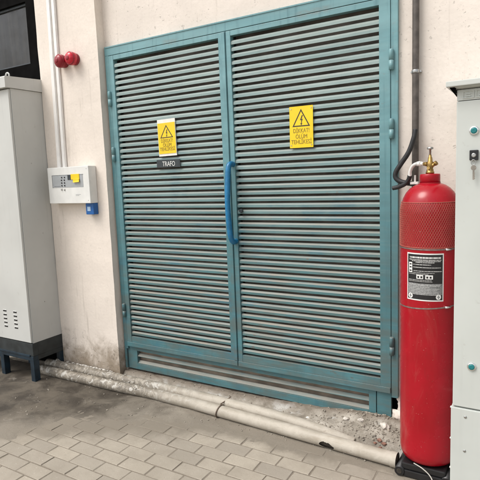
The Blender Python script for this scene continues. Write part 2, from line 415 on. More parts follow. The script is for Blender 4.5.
# ------------------------------------------------------------------ geometry helpers
class MB:
    def __init__(s): s.v = []; s.f = []; s.sm = []
    def add(s, vs, fs, smooth=False):
        o = len(s.v); s.v += [tuple(p) for p in vs]
        s.f += [tuple(i + o for i in f) for f in fs]; s.sm += [smooth] * len(fs)
        return s
    def box(s, x0, x1, y0, y1, z0, z1, bev=0.0):
        if bev <= 0:
            vs = [(x0,y0,z0),(x1,y0,z0),(x1,y1,z0),(x0,y1,z0),(x0,y0,z1),(x1,y0,z1),(x1,y1,z1),(x0,y1,z1)]
            return s.add(vs, [(0,3,2,1),(4,5,6,7),(0,1,5,4),(1,2,6,5),(2,3,7,6),(3,0,4,7)])
        bm = bmesh.new(); bmesh.ops.create_cube(bm, size=1)
        for v in bm.verts:
            v.co = Vector(((x0+x1)/2 + v.co.x*(x1-x0), (y0+y1)/2 + v.co.y*(y1-y0), (z0+z1)/2 + v.co.z*(z1-z0)))
        bmesh.ops.bevel(bm, geom=bm.edges[:], offset=bev, segments=2, affect='EDGES', profile=0.6)
        return s.bm(bm)
    def bm(s, bm, smooth=False):
        bm.verts.index_update()
        s.add([v.co[:] for v in bm.verts], [[v.index for v in f.verts] for f in bm.faces], smooth); bm.free(); return s
    def lathe(s, prof, axis_o, n=32, axis='z', cap=True, smooth=True):
        """prof: (radius, height) from bottom to top round a z axis (or y axis: height goes to -y)"""
        vs = []; fs = []
        for r, h in prof:
            for k in range(n):
                a = 2*math.pi*k/n
                if axis == 'z': p = (axis_o[0]+r*math.cos(a), axis_o[1]+r*math.sin(a), axis_o[2]+h)
                elif axis == 'y': p = (axis_o[0]+r*math.cos(a), axis_o[1]-h, axis_o[2]+r*math.sin(a))
                else: p = (axis_o[0]+h, axis_o[1]+r*math.cos(a), axis_o[2]+r*math.sin(a))
                vs.append(p)
        for i in range(len(prof)-1):
            for k in range(n):
                k2 = (k+1) % n
                fs.append((i*n+k, i*n+k2, (i+1)*n+k2, (i+1)*n+k))
        s.add(vs, fs, smooth)
        if cap:
            o = len(s.v) - len(vs)
            s.f.append(tuple(o+k for k in reversed(range(n)))); s.sm.append(False)
            s.f.append(tuple(o+(len(prof)-1)*n+k for k in range(n))); s.sm.append(False)
        return s
    def tube(s, pts, r, n=10, cap=True, smooth=True):
        pts = [Vector(p) for p in pts]; vs = []; fs = []
        rr = r if isinstance(r, (list, tuple)) else [r]*len(pts)
        up = None
        for i, p in enumerate(pts):
            t = (pts[min(i+1, len(pts)-1)] - pts[max(i-1, 0)]).normalized()
            if up is None: up = Vector((0,0,1)) if abs(t.z) < 0.9 else Vector((0,1,0))
            a = t.cross(up).normalized(); b = a.cross(t).normalized(); up = b
            for k in range(n):
                an = 2*math.pi*k/n
                vs.append(p + (a*math.cos(an) + b*math.sin(an))*rr[i])
        for i in range(len(pts)-1):
            for k in range(n):
                k2 = (k+1) % n
                fs.append((i*n+k, i*n+k2, (i+1)*n+k2, (i+1)*n+k))
        o = len(s.v); s.add(vs, fs, smooth)
        if cap:
            s.f.append(tuple(o+k for k in reversed(range(n)))); s.sm.append(False)
            s.f.append(tuple(o+(len(pts)-1)*n+k for k in range(n))); s.sm.append(False)
        return s
    def prism_x(s, prof, x0, x1):
        """profile in (y, z) swept along x"""
        n = len(prof)
        vs = [(x0, y, z) for y, z in prof] + [(x1, y, z) for y, z in prof]
        fs = [(k, (k+1) % n, n+(k+1) % n, n+k) for k in range(n)]
        fs += [tuple(reversed(range(n))), tuple(range(n, 2*n))]
        return s.add(vs, fs)
    def rock(s, c, r, seed, flat=0.7):
        bm = bmesh.new(); bmesh.ops.create_icosphere(bm, subdivisions=1, radius=1)
        o = Vector((seed*3.1, seed*1.7, seed*0.9))
        sx, sy = 0.8+0.5*noise.random(), 0.8+0.4*noise.random()
        for v in bm.verts:
            k = 1 + 0.55*noise.noise(v.co*1.3+o)
            v.co = Vector((c[0]+v.co.x*r*k*sx, c[1]+v.co.y*r*k*sy, c[2]+v.co.z*r*k*flat))
        return s.bm(bm)
    def mesh(s, name, mat, org=(0,0,0), recalc=True):
        me = bpy.data.meshes.new(name)
        o = Vector(org)
        me.from_pydata([tuple(Vector(p)-o) for p in s.v], [], s.f)
        if recalc:
            bm = bmesh.new(); bm.from_mesh(me); bmesh.ops.recalc_face_normals(bm, faces=bm.faces[:]); bm.to_mesh(me); bm.free()
        for p, sm in zip(me.polygons, s.sm): p.use_smooth = sm
        if mat: me.materials.append(MT[mat] if isinstance(mat, str) else mat)
        me.update()
        return me

noise.seed_set(5)

def world_org(o):
    v = Vector((0,0,0))
    while o: v += o.location; o = o.parent
    return v

def tag(o, label=None, cat=None, group=None, kind=None):
    if label: o['label'] = label
    if cat: o['category'] = cat
    if group: o['group'] = group
    if kind: o['kind'] = kind
    return o

def thing(name, loc, label, cat, group=None):
    o = bpy.data.objects.new(name, None); COL.objects.link(o)
    o.location = loc; o.empty_display_size = 0.1
    return tag(o, label, cat, group)

def obj(name, mb, mat, parent=None, loc=None, recalc=True):
    """link as one mesh object; vertices are given in world space"""
    loc = Vector(loc) if loc is not None else (world_org(parent) if parent else Vector((0,0,0)))
    o = bpy.data.objects.new(name, mb.mesh(name, mat, loc, recalc)); COL.objects.link(o)
    if parent:
        o.parent = parent; o.location = loc - world_org(parent)
    else: o.location = loc
    return o

def inst(src, name, parent, wloc, rot=None):
    o = src.copy(); o.name = name; COL.objects.link(o)
    o.parent = parent; o.location = Vector(wloc) - (world_org(parent) if parent else Vector((0,0,0)))
    if rot: o.rotation_euler = rot
    return o

def text_mb(txt, size, cx_, z_base, y, width=None, th=0.0006):
    """flat lettering that faces -y, centred on cx_, standing on z_base; returns an MB"""
    cu = bpy.data.curves.new('lettering', 'FONT'); cu.body = txt; cu.size = size
    cu.align_x = 'CENTER'; cu.extrude = th; cu.resolution_u = 3
    t = bpy.data.objects.new('lettering', cu); COL.objects.link(t)
    bpy.context.view_layer.update()
    me = bpy.data.meshes.new_from_object(t.evaluated_get(bpy.context.evaluated_depsgraph_get()))
    xs = [v.co.x for v in me.vertices]
    k = (width / (max(xs)-min(xs))) if width else 1.0
    m0 = (max(xs)+min(xs))/2
    mb = MB()
    mb.add([(cx_+(v.co.x-m0)*k, y - v.co.z, z_base+v.co.y) for v in me.vertices], [tuple(p.vertices) for p in me.polygons])
    bpy.data.objects.remove(t); bpy.data.curves.remove(cu); bpy.data.meshes.remove(me)
    return mb

def smooth_path(pts, sub=8):
    pts = [Vector(p) for p in pts]; out = []
    for i in range(len(pts)-1):
        p0, p1, p2, p3 = pts[max(i-1,0)], pts[i], pts[i+1], pts[min(i+2, len(pts)-1)]
        for k in range(sub):
            t = k/sub
            out.append(0.5*((2*p1)+(p2-p0)*t+(2*p0-5*p1+4*p2-p3)*t*t+(3*p1-p0-3*p2+p3)*t**3))
    out.append(pts[-1]); return out

def hfield(x0, x1, y0, y1, dx, dy, fn):
    nx, ny = int((x1-x0)/dx)+1, int((y1-y0)/dy)+1
    mb = MB(); vs = []
    for j in range(ny):
        for i in range(nx):
            x, y = x0+i*(x1-x0)/(nx-1), y0+j*(y1-y0)/(ny-1)
            vs.append((x, y, fn(x, y)))
    fs = [(j*nx+i, j*nx+i+1, (j+1)*nx+i+1, (j+1)*nx+i) for j in range(ny-1) for i in range(nx-1)]
    return mb.add(vs, fs, True)

def fbm(x, y, s, o=0.0, oct=4):
    return noise.fractal(Vector((x*s+o, y*s+o*0.7, o)), 0.8, 2.1, oct)

# ------------------------------------------------------------------ setting: ground, paving, dirt, ledge
g = MB().add([(-60,-60,-0.03),(60,-60,-0.03),(60,60,-0.03),(-60,60,-0.03)], [(0,1,2,3)])
tag(obj('ground', g, 'ground'), kind='structure')

pave = MB().box(-3.2, 0.25, 0.94, 2.56, -0.028, -0.0026)
pave_o = tag(obj('pavement', pave, 'sand'), kind='structure')

PL, PW = 0.1875, 0.0955      # paver pitch along and across the courses
Y_TOP, X_OFF = 2.3925, 0.06375
def paver_mesh(seed):
    rr = random.Random(seed)
    l, w, h = PL-0.0075, PW-0.0075, 0.022
    b = 0.0020
    def ring(ix, z, j=0.0):
        return [(sx*(l/2-ix)+rr.uniform(-j,j), sy*(w/2-ix)+rr.uniform(-j,j), z+rr.uniform(-j,j)*0.4) for sx, sy in ((-1,-1),(1,-1),(1,1),(-1,1))]
    vs = ring(0, -h) + ring(0, -b*1.2, 0.0008) + ring(b, 0, 0.0018)
    fs = [(0,1,5,4),(1,2,6,5),(2,3,7,6),(3,0,4,7),(4,5,9,8),(5,6,10,9),(6,7,11,10),(7,4,8,11),(8,9,10,11)]
    mb = MB().add(vs, fs)
    return mb.mesh('paver', 'paver')
pmeshes = [paver_mesh(i) for i in range(8)]
nrow = 0
y = Y_TOP + PW
rows = []
for j in range(15):
    yc = Y_TOP + PW/2 - j*PW
    for i in range(17):
        xc = X_OFF - i*PL - (0.081 if j % 2 else 0) 
        rows.append((xc, yc))
for xc, yc in rows:
    # keep those the dirt cannot hide entirely
    if xc < -2.95 and yc > 1.75: continue
    o = bpy.data.objects.new('paver', random.choice(pmeshes)); COL.objects.link(o)
    o.parent = pave_o
    o.location = (xc + random.uniform(-.0015,.0015), yc + random.uniform(-.0015,.0015), random.uniform(-.0012,.0010))
    o.rotation_euler = (random.uniform(-.005,.005), random.uniform(-.004,.004), random.uniform(-.008,.008) + (math.pi if random.random()<.5 else 0))

DB = [(-4.6,1.60),(-2.80,1.72),(-2.68,1.82),(-2.64,1.92),(-2.61,2.08),(-2.50,2.14),(-2.36,2.23),(-2.04,2.33),(-1.71,2.41),(-1.45,2.44),(-1.08,2.45),(-0.8,2.45),(-0.2,2.46)]
def dirt_edge(x):
    for (xa, ya), (xb, yb) in zip(DB, DB[1:]):
        if x <= xb: return ya + (yb-ya)*(x-xa)/(xb-xa)
    return DB[-1][1]
def dirt_z(x, y):
    d = y - dirt_edge(x) + 0.055*fbm(x, y, 6, 3.0) + 0.02*fbm(x, y, 25, 9.0)
    t = max(-1.0, min(1.0, d/0.16))
    z = 0.0045*t + 0.003*fbm(x, y, 9, 1.0) + 0.0016*fbm(x, y, 60, 5.0)
    if y < 1.5 : z -= (1.5-y)*0.1
    if x < -3.9: z = max(z, 0.0)
    return z if t > -0.9 else min(z, -0.008)
tag(obj('dirt', hfield(-4.6, -0.12, 1.48, 2.62, 0.016, 0.014, dirt_z), 'dirt', recalc=False), kind='structure')

def ledge_z(x, y):
    def ss(a, b, v):
        t = max(0, min(1, (v-a)/(b-a))); return t*t*(3-2*t)
    z = -0.01 + 0.056*ss(2.545, 2.615, y) + 0.016*ss(2.615, 2.69, y)
    n = fbm(x, y, 14, 2.0)
    z += 0.030*ss(2.672+0.006*n, 2.686+0.006*n, y) * (1 if x > -2.66 else 0)
    # heap of rubble at the right end, spilling over the rear pipe
    m = math.exp(-((x+0.76)/0.27)**2) 
    z += m*(0.040*ss(2.50, 2.58, y) - 0.006*ss(2.64, 2.72, y))
    z += 0.020*ss(-1.75, -1.0, x)*ss(2.535, 2.60, y)
    z += 0.006*n*ss(2.55, 2.6, y) + 0.003*fbm(x, y, 50, 7.0)
    return z
tag(obj('ledge', hfield(-3.30, -0.10, 2.535, 2.80, 0.011, 0.0085, ledge_z), 'ledge', recalc=False), kind='structure')

# ------------------------------------------------------------------ walls
WY = 2.722
w = thing('wall', (-1.2, WY, 0), 'speckled cream plaster wall around and above the louvred door', 'wall')
mb = MB()
mb.box(-2.70, 2.6, WY, WY+0.25, 2.428, 4.6)
mb.box(-2.70, -2.655, WY, WY+0.25, -0.02, 2.428)
mb.box(-0.652, 2.6, WY, WY+0.25, -0.02, 2.428)
mb.box(-2.655, -0.652, WY+0.03, WY+0.25, -0.02, 0.07)
obj('plaster_face', mb, 'wall', w)
# dark room behind the louvres
mb = MB()
mb.box(-2.9, -0.4, WY+1.2, WY+1.25, -0.02, 2.8)
mb.box(-2.9, -0.4, WY+0.25, WY+1.2, 2.6, 2.65)
mb.box(-2.95, -2.9, WY+0.25, WY+1.25, -0.02, 2.65)
mb.box(-0.4, -0.35, WY+0.25, WY+1.25, -0.02, 2.65)
mb.box(-2.9, -0.4, WY+0.25, WY+1.2, 0.0, 0.05)
obj('room_lining', mb, 'interior', w)
# broken plaster beside the foot of the frame
def lump(x0, x1, z0, z1, yf, seed, nx=22, nz=36):
    mb = MB(); vs = []
    for j in range(nz):
        for i in range(nx):
            u, v = i/(nx-1), j/(nz-1)
            x, z = x0+(x1-x0)*u, z0+(z1-z0)*v
            e = min(u*3.0, (1-u)*2.2, (1-v)*3.5, 1.0)
            n = fbm(x, z, 16, seed)
            d = yf*max(0.0, e)**0.6*(0.75+0.4*n) + 0.004*fbm(x, z, 60, seed+2)
            if i == 0: x += 0.012*fbm(z, 0, 22, seed+5)
            vs.append((x, WY+0.004-d-0.0*v, z))
    fs = [(j*nx+i, j*nx+i+1, (j+1)*nx+i+1, (j+1)*nx+i) for j in range(nz-1) for i in range(nx-1)]
    k = len(vs)
    return mb.add(vs, fs, True)
mb = lump(-0.690, -0.50, -0.01, 0.185, 0.045, 4.0)
obj('broken_plaster', mb, 'wall', w)
mb = lump(-0.655, -0.50, 0.15, 0.36, 0.016, 8.0)
obj('broken_plaster', mb, 'wall', w)

p = thing('pillar', (-2.975, 2.65, 0), 'cream plastered pillar stained at its foot, carrying the alarm panel', 'pillar')
mb = MB()
def pillar_face():
    # a slightly uneven prism
    nx, nz = 12, 60
    x0, x1, z0, z1 = -3.285, -2.672, -0.02, 4.6
    vs = []; fs = []
    ring = [(x0,3.1),(x0,2.65),(x1,2.65),(x1,3.1)]
    for j in range(nz+1):
        z = z0+(z1-z0)*j/nz
        for k,(x,y) in enumerate(ring):
            dx = 0.004*fbm(z, k, 2.2, 3.3) + 0.0022*fbm(z, k, 9, 6.3)
            vs.append((x+dx, y+(0.0 if k in (0,3) else 0.002*fbm(z, k, 3, 8.1)), z))
    for j in range(nz):
        for k in range(4):
            fs.append((j*4+k, j*4+(k+1)%4, (j+1)*4+(k+1)%4, (j+1)*4+k))
    fs.append((0,1,2,3)); fs.append(tuple(nz*4+k for k in (3,2,1,0)))
    return MB().add(vs, fs)
obj('plaster_face', pillar_face(), 'pillar', p)

# dark glazed screen left of the pillar
dk = thing('dark_window', (-4.2, 2.80, 0), 'steel screen, painted near-black for shade, with a dusty glass pane behind the left cabinet', 'window')
mb = MB().box(-5.6, -3.287, 2.92, 3.1, -0.02, 4.6)
obj('backing_wall', mb, 'dark_wall', dk)
mb = MB()
mb.box(-3.525, -3.29, 2.76, 2.90, -0.02, 4.6)
mb.box(-5.4, -3.525, 2.76, 2.90, -0.02, 2.455)
mb.box(-5.4, -3.525, 2.76, 2.90, 2.925, 4.6)
obj('frame', mb, 'dark_frame', dk)
mb = MB().box(-5.4, -3.527, 2.80, 2.812, 2.457, 2.923)
obj('pane', mb, 'glass', dk)
mb = MB()
for (a,b,c,d) in ((-5.4,-3.527,2.457,2.472),(-5.4,-3.527,2.908,2.923),(-3.542,-3.527,2.472,2.908)):
    mb.box(a,b,2.785,2.80,c,d)
obj('glazing_bead', mb, 'plate', dk)

# ------------------------------------------------------------------ louvred door
FY = 2.70
door = thing('louvred_door', (-1.653, FY, 0.1), 'teal steel double door of horizontal louvres with a blue pull handle', 'door')
mb = MB()
mb.box(-2.659, -2.6245, FY, FY+0.05, 0.262, 2.369, 0.002)
mb.box(-0.6825, -0.647, FY, FY+0.05, 0.262, 2.369, 0.002)
mb.box(-2.659, -0.647, FY, FY+0.05, 2.3695, 2.431, 0.002)
obj('outer_frame', mb, 'teal', door)
# thin bead on top edge of outer frame (angle iron leg)
mb = MB().box(-2.655, -0.650, FY-0.004, FY+0.002, 2.421, 2.4285)
obj('frame_bead', mb, 'teal', door)

PITCH = 0.03896
SP = [(0.0006,0.0),(0.0,0.0006),(0.0,0.0148),(0.0005,0.0154),(0.0092,0.0252),(0.0108,0.0240),(0.0020,0.0142),(0.0020,0.0)]
def slat_src(x0, x1, prof=SP, mat='slat'):
    mb = MB().prism_x([(y, z) for y, z in prof], x0, x1)
    return mb.mesh('slat', mat, ((x0+x1)/2, 0, 0))

def leaf(name_lbl, x0, s0, s1, x1):
    lf = bpy.data.objects.new('door_leaf', None)
    y = FY-0.003
    mb = MB()
    mb.box(x0, s0, y, y+0.04, 0.289, 2.3655, 0.002)
    mb.box(s1, x1, y, y+0.04, 0.289, 2.3655, 0.002)
    mb.box(s0, s1, y+0.0015, y+0.04, 2.336, 2.3655, 0.0015)
    mb.box(s0, s1, y+0.0015, y+0.04, 0.289, 0.362, 0.0015)
    o = obj('door_leaf', mb, 'teal', door, loc=((x0+x1)/2, FY, 0.289))
    bpy.data.objects.remove(lf)
    me = slat_src(s0+0.0005, s1-0.0005)
    for k in range(50):
        z = 0.3765 + PITCH*k
        s = bpy.data.objects.new('slat', me); COL.objects.link(s); s.parent = o
        s.location = Vector(((s0+s1)/2, FY+0.004+random.uniform(-.0008,.0008), z+random.uniform(-.0008,.0008))) - world_org(o)
        s.rotation_euler = (random.uniform(-.03,.03), random.uniform(-.0007,.0007), 0)
    mb = MB().box(x0+0.002, x1-0.002, y-0.006, y, 0.286, 0.318, 0.0015)
    obj('kick_bar', mb, 'teal', o)
    obj('added_gap_board', MB().box(x0+0.004, x1-0.004, y+0.072, y+0.078, 0.295, 2.36), 'gap_shade', o)  # added dark sheet so the slat gaps read as shade
    obj('added_side_board', MB().box(s0-0.006, s0-0.002, y+0.0405, y+0.0715, 0.295, 2.36), 'dark_wall', o)  # added dark strip that keeps the lit reveal out of the gaps
    return o
leafL = leaf('left', -2.6215, -2.580, -1.715, -1.664)
leafR = leaf('right', -1.6605, -1.629, -0.742, -0.6845)
# meeting strip proud on the left leaf's edge
mb = MB().box(-1.689, -1.6655, FY-0.010, FY-0.003, 0.322, 2.362, 0.0015)
obj('meeting_strip', mb, 'teal', leafL)
# handle
hp = smooth_path([(-1.643,FY-0.002,1.578),(-1.643,FY-0.032,1.580),(-1.645,FY-0.052,1.562),(-1.647,FY-0.063,1.50),(-1.648,FY-0.076,1.34),(-1.647,FY-0.066,1.175),(-1.645,FY-0.052,1.118),(-1.643,FY-0.032,1.100),(-1.643,FY-0.002,1.102)], 6)
obj('handle', MB().tube(hp, 0.0168, 16), 'blue_handle', leafR)
mb = MB().lathe([(0.013,0),(0.013,0.006),(0.009,0.009),(0.009,0.012)], (-1.598, FY+0.002, 1.292), 20, 'y')
mb.box(-1.612,-1.602,FY-0.006,FY+0.004,1.286,1.300)
obj('lock', mb, 'plate', leafR)
# hinges
for hx, hz in ((-2.628,2.075),(-2.628,1.69),(-2.628,0.555),(-0.678,2.058),(-0.678,1.714),(-0.678,0.556)):
    mb = MB()
    mb.lathe([(0.0125,-0.048),(0.0125,-0.002)], (hx, FY-0.010, hz), 14, 'z')
    mb.lathe([(0.0125,0.0005),(0.0125,0.048),(0.009,0.053)], (hx, FY-0.010, hz), 14, 'z')
    mb.lathe([(0.0095,-0.0025),(0.0095,0.001)], (hx, FY-0.010, hz), 12, 'z', False)
    obj('hinge', mb, 'teal', door)
# fixed lower panel
LY = FY+0.016
mb = MB()
mb.box(-2.640, -2.552, LY, LY+0.03, 0.108, 0.282, 0.0015)
mb.box(-0.813, -0.772, LY, LY+0.03, 0.108, 0.282, 0.0015)
mb.box(-2.552, -0.813, LY, LY+0.03, 0.108, 0.153, 0.0015)
mb.box(-2.552, -0.813, LY, LY+0.03, 0.250, 0.282, 0.0015)
lp = obj('lower_panel', mb, 'teal', door, loc=(-1.7, LY, 0.108))
LP = [(0.0,0.0),(0.0,0.003),(0.020,0.018),(0.0215,0.016),(0.002,0.0)]
me = slat_src(-2.5515, -0.8135, LP)
for z in (0.154, 0.206):
    s = bpy.data.objects.new('slat', me); COL.objects.link(s); s.parent = lp
    s.location = Vector((-1.6825, LY+0.003, z)) - world_org(lp)
mb = MB().box(-2.64, -0.70, LY+0.036, LY+0.045, 0.075, 0.30)
obj('added_gap_board', mb, 'interior', lp)  # added board, its brown stands for a lit interior
mb = MB().box(-0.766, -0.687, LY-0.004, LY+0.02, 0.128, 0.284, 0.0015)
mb.box(-0.764, -0.689, LY-0.001, LY+0.02, 0.108, 0.1275, 0.001)
obj('filler_plate', mb, 'teal', door)
mb = MB().box(-2.661, -2.643, FY+0.002, FY+0.04, 0.110, 0.2615, 0.0015)
obj('filler_plate', mb, 'teal', door)

# ------------------------------------------------------------------ signs on the door
def tri_ring(cx_, z0, z1, half, t, y):
    A = [(cx_-half, z0), (cx_+half, z0), (cx_, z1)]
    c = ((A[0][0]+A[1][0]+A[2][0])/3, (z0*2+z1)/3)
    k = 1-t
    B = [(c[0]+(a-c[0])*k, c[1]+(b-c[1])*k) for a, b in A]
    mb = MB()
    vs = [(a, y, b) for a, b in A]+[(a, y, b) for a, b in B]
    return mb.add(vs, [(i, (i+1)%3, 3+(i+1)%3, 3+i) for i in range(3)])
def bolt(cx_, zc, s, y):
    mb = MB()
    P = [(0.10,1.0),(-0.32,0.0),(-0.02,0.06),(-0.12,-0.62),(-0.30,-0.55),(0.0,-1.0),(0.20,-0.48),(0.02,-0.56),(0.30,0.30),(0.02,0.22),(0.34,0.95)]
    mb.add([(cx_+a*s, y, zc+b*s) for a, b in P], [tuple(range(len(P)))])
    return mb
def warning(cx_, z0, z1, hw, label, paper, rot):
    t = thing('warning_sign', (cx_, FY-0.004, (z0+z1)/2), label, 'sign', None)
    y = FY-0.003
    if paper:
        obj('paper_backing', MB().box(cx_-hw-0.003, cx_+hw+0.003, y, y+0.002, z0-0.016, z1+0.024), 'paper', t)
    obj('yellow_panel', MB().box(cx_-hw, cx_+hw, y-0.002, y-0.0001, z0, z1), 'yellow', t)
    y -= 0.0024; H = z1-z0
    mb = tri_ring(cx_, z0+0.51*H, z1-0.065*H, hw*0.76, 0.20, y)
    obj('triangle', mb, 'black_print', t)
    obj('lightning', bolt(cx_+0.002, z0+0.660*H, 0.125*H, y), 'black_print', t)
    for txt, k, wd in (('DİKKAT!', 0.365, 1.36), ('ÖLÜM', 0.225, 0.98), ('TEHLİKESİ', 0.095, 1.74)):
        obj('lettering', text_mb(txt, 0.033, cx_, z0+k*H, y, hw*wd), 'faded_print', t)
    if not paper:
        for sx in (-1, 1):
            for zz in (z0+0.06*H, z1-0.06*H):
                obj('rivet', MB().lathe([(0.0035,0),(0.003,0.0015)], (cx_+sx*hw*0.86, y, zz), 10, 'y'), 'steel', t)
    t.rotation_euler = (0, rot, 0)
    return t
warning(-2.146, 1.672, 1.872, 0.0715, 'yellow danger sign on white paper, fixed above the small dark plate', True, R(-0.8))
warning(-1.182, 1.651, 1.881, 0.0715, 'yellow danger sign without paper margin, right of the blue handle', False, R(0.4))
t = thing('name_plate', (-2.145, FY-0.004, 1.607), 'small charcoal plate lettered TRAFO under the left danger sign', 'sign')
obj('plate', MB().box(-2.243, -2.047, FY-0.005, FY-0.001, 1.581, 1.632, 0.001), 'plate', t)
obj('lettering', text_mb('TRAFO', 0.046, -2.141, 1.589, FY-0.0058, 0.105), 'white_print', t)
t.rotation_euler = (0, R(0.5), 0)

# ------------------------------------------------------------------ things on the pillar
PY = 2.648
for k, (xa, xb, lbl) in enumerate(((-3.160,-3.121,'white cable trunking on the pillar, the one nearer the left cabinet'), (-3.102,-3.066,'white cable trunking on the pillar, the one nearer the red beacons'))):
    o = bpy.data.objects.new('cable_trunking', None)
    t = thing('cable_trunking', ((xa+xb)/2, PY, 1.622), lbl, 'trunking', 'white trunkings above the alarm panel')
    bpy.data.objects.remove(o)
    zt = 4.5
    obj('channel', MB().box(xa, xb, PY-0.013, PY, 1.622, zt, 0.001), 'trunk', t)
    obj('lid', MB().box(xa+0.004, xb-0.004, PY-0.0165, PY-0.0135, 1.622, zt, 0.001), 'trunk', t)
    t.rotation_euler = (0, R(1.15 if k == 0 else 0.85), 0)

for (bx, bz, lbl, m1, m2) in ((-3.000, 2.372, 'darker red round alarm beacon beside the white trunkings', 'red_dark', 'red_dark'),
                           (-2.890, 2.374, 'bright red round alarm beacon, the one nearer the door', 'red_lens', 'red_lens')):
    t = thing('alarm_beacon', (bx, PY, bz), lbl, 'alarm beacon', 'red alarm beacons on the pillar')
    obj('base', MB().lathe([(0.041,0),(0.041,0.012),(0.034,0.018)], (bx, PY, bz), 32, 'y'), 'red_dark', t)
    obj('body', MB().lathe([(0.034,0.016),(0.045,0.024),(0.046,0.046),(0.043,0.052)], (bx, PY, bz), 32, 'y'), m1, t)
    obj('lens', MB().lathe([(0.0425,0.052),(0.0415,0.060),(0.037,0.068),(0.029,0.074),(0.016,0.078),(0.004,0.0795)], (bx, PY, bz), 32, 'y'), m2, t)
    obj('lens_cap', MB().lathe([(0.0165,0.0775),(0.0165,0.0795),(0.013,0.0815),(0.004,0.0825)], (bx, PY, bz), 24, 'y'), 'red_dark', t)
    obj('lens_ring', MB().lathe([(0.0435,0.0505),(0.0465,0.0525),(0.0465,0.0565),(0.0422,0.058)], (bx, PY, bz), 32, 'y', False), 'red_dark', t)

t = thing('fire_alarm_box', (-2.989, PY, 1.485), 'white fire alarm panel with grey display mounted on the pillar', 'alarm panel')
AY = 2.576
obj('body', MB().box(-3.204, -2.770, AY, PY, 1.354, 1.620, 0.004), 'white_plastic', t)
obj('display', MB().box(-3.152, -2.830, AY-0.0015, AY+0.001, 1.472, 1.560), 'grey_print', t)
obj('display_edge', MB().box(-3.156, -2.826, AY-0.0022, AY+0.001, 1.5605, 1.5635).box(-3.1565,-3.1525,AY-0.0022,AY+0.001,1.470,1.5604), 'grey_label', t)
mb = MB().box(-2.948, -2.862, AY-0.006, AY-0.001, 1.527, 1.566, 0.001)
mb.add([(-2.925,AY-0.007,1.530),(-2.862,AY-0.007,1.533),(-2.860,AY-0.014,1.508),(-2.922,AY-0.013,1.505)], [(0,1,2,3)])
mb.box(-2.924,-2.861,AY-0.0105,AY-0.0075,1.508,1.530)
obj('yellow_tag', mb, 'yellow', t)
obj('badge', MB().box(-2.985, -2.951, AY-0.004, AY-0.001, 1.526, 1.560), 'plate', t)
for i in range(2):
    for j in range(4):
        obj('button', MB().lathe([(0.0055,0),(0.005,0.004)], (-3.052+i*0.030+(0.004 if j == 0 else 0), AY-0.0013, 1.545-j*0.020), 10, 'y'), 'black_plastic', t)
for i, bx in enumerate((-3.058, -3.028)):
    mb = MB().lathe([(0.0065,0),(0.0065,0.005),(0.004,0.008)], (bx, AY+0.0005, 1.457-i*0.002), 12, 'y')
    obj('key_switch', mb, 'steel', t)
for k in range(5):
    obj('indicator', MB().lathe([(0.003,0),(0.002,0.002)], (-3.130+k*0.014, AY-0.0013, 1.481), 8, 'y'), 'black_plastic', t)
for k, l in enumerate((0.05, 0.034)):
    obj('printed_line', MB().box(-2.915, -2.915+l, AY-0.0012, AY+0.001, 1.418-k*0.007, 1.420-k*0.007), 'grey_print', t)
for zz in (1.60, 1.375):
    obj('screw', MB().lathe([(0.003,0),(0.0025,0.001)], (-2.79, AY+0.0003, zz), 8, 'y'), 'grey_label', t)

t = thing('call_point', (-2.81, PY, 1.312), 'small blue call point box hanging below the white alarm panel', 'call point')
obj('box', MB().box(-2.853, -2.774, 2.603, PY, 1.271, 1.3535, 0.004), 'blue_box', t)
obj('window', MB().box(-2.835, -2.803, 2.6005, 2.604, 1.296, 1.328, 0.001), 'pale_blue', t)

# ------------------------------------------------------------------ left cabinet
t = thing('grey_cabinet', (-3.68, 2.5, 0), 'tall grey electrical cabinet on dark blue legs left of the pillar', 'cabinet')
CX0, CX1, CY0, CY1 = -4.12, -3.290, 2.37, 2.68
obj('body', MB().box(CX0, CX1, CY0+0.018, CY1, 0.305, 2.19, 0.002), 'cab', t)
dr = obj('door', MB().box(CX0+0.004, CX1-0.004, CY0, CY0+0.0165, 0.312, 2.183, 0.003), 'cab', t)
for cxv in (-3.600, -3.475):
    for k in range(5):
        z = 0.418+k*0.031
        mb = MB().prism_x([(CY0+0.001, z),(CY0-0.003, z+0.0005),(CY0+0.001, z+0.005)], cxv, cxv+0.042)
        lv = obj('vent_slot', mb, 'cab', dr)
        mb = MB().box(cxv+0.001, cxv+0.041, CY0-0.0012, CY0+0.0005, z-0.012, z-0.0005)
        obj('vent_slot', mb, 'black_plastic', dr)
mb = MB()
mb.prism_x([(CY0-0.030,2.192),(CY0-0.030,2.262),(CY0-0.022,2.270),(CY1+0.0,2.285),(CY1+0.0,2.192)], CX0-0.02, CX1+0.012)
obj('roof', mb, 'cab', t)
mb = MB()
ring = [(-3.385+0.0, 2.44+0.019*math.cos(a), 2.292+0.019*math.sin(a)) for a in [2*math.pi*k/16 for k in range(17)]]
ring = [(-3.345+0.019*math.cos(a), 2.415, 2.289+0.019*math.sin(a)) for a in [2*math.pi*k/18 for k in range(19)]]
mb.tube(ring, 0.0055, 8, False)
mb.lathe([(0.014,0),(0.014,0.006)], (-3.345,2.415,2.268), 14)
obj('lifting_eye', mb, 'cab', t)
obj('roof_pin', MB().lathe([(0.006,0),(0.006,0.05)], (CX1+0.010, CY1-0.02, 2.215), 10, 'x'), 'steel', t)
for (yy, zz) in ((2.51,1.66),(2.56,1.13),(2.52,0.60)):
    obj('screw', MB().lathe([(0.005,0),(0.004,0.002)], (CX1, yy, zz), 10, 'x'), 'steel', t)
mb = MB()
mb.box(CX0+0.004, CX1+0.004, CY0+0.004, CY0+0.05, 0.205, 0.3045, 0.003)
mb.box(CX0+0.004, CX1+0.004, CY1-0.05, CY1-0.002, 0.205, 0.3045, 0.003)
mb.box(CX1-0.044, CX1+0.004, CY0+0.05, CY1-0.05, 0.205, 0.3045)
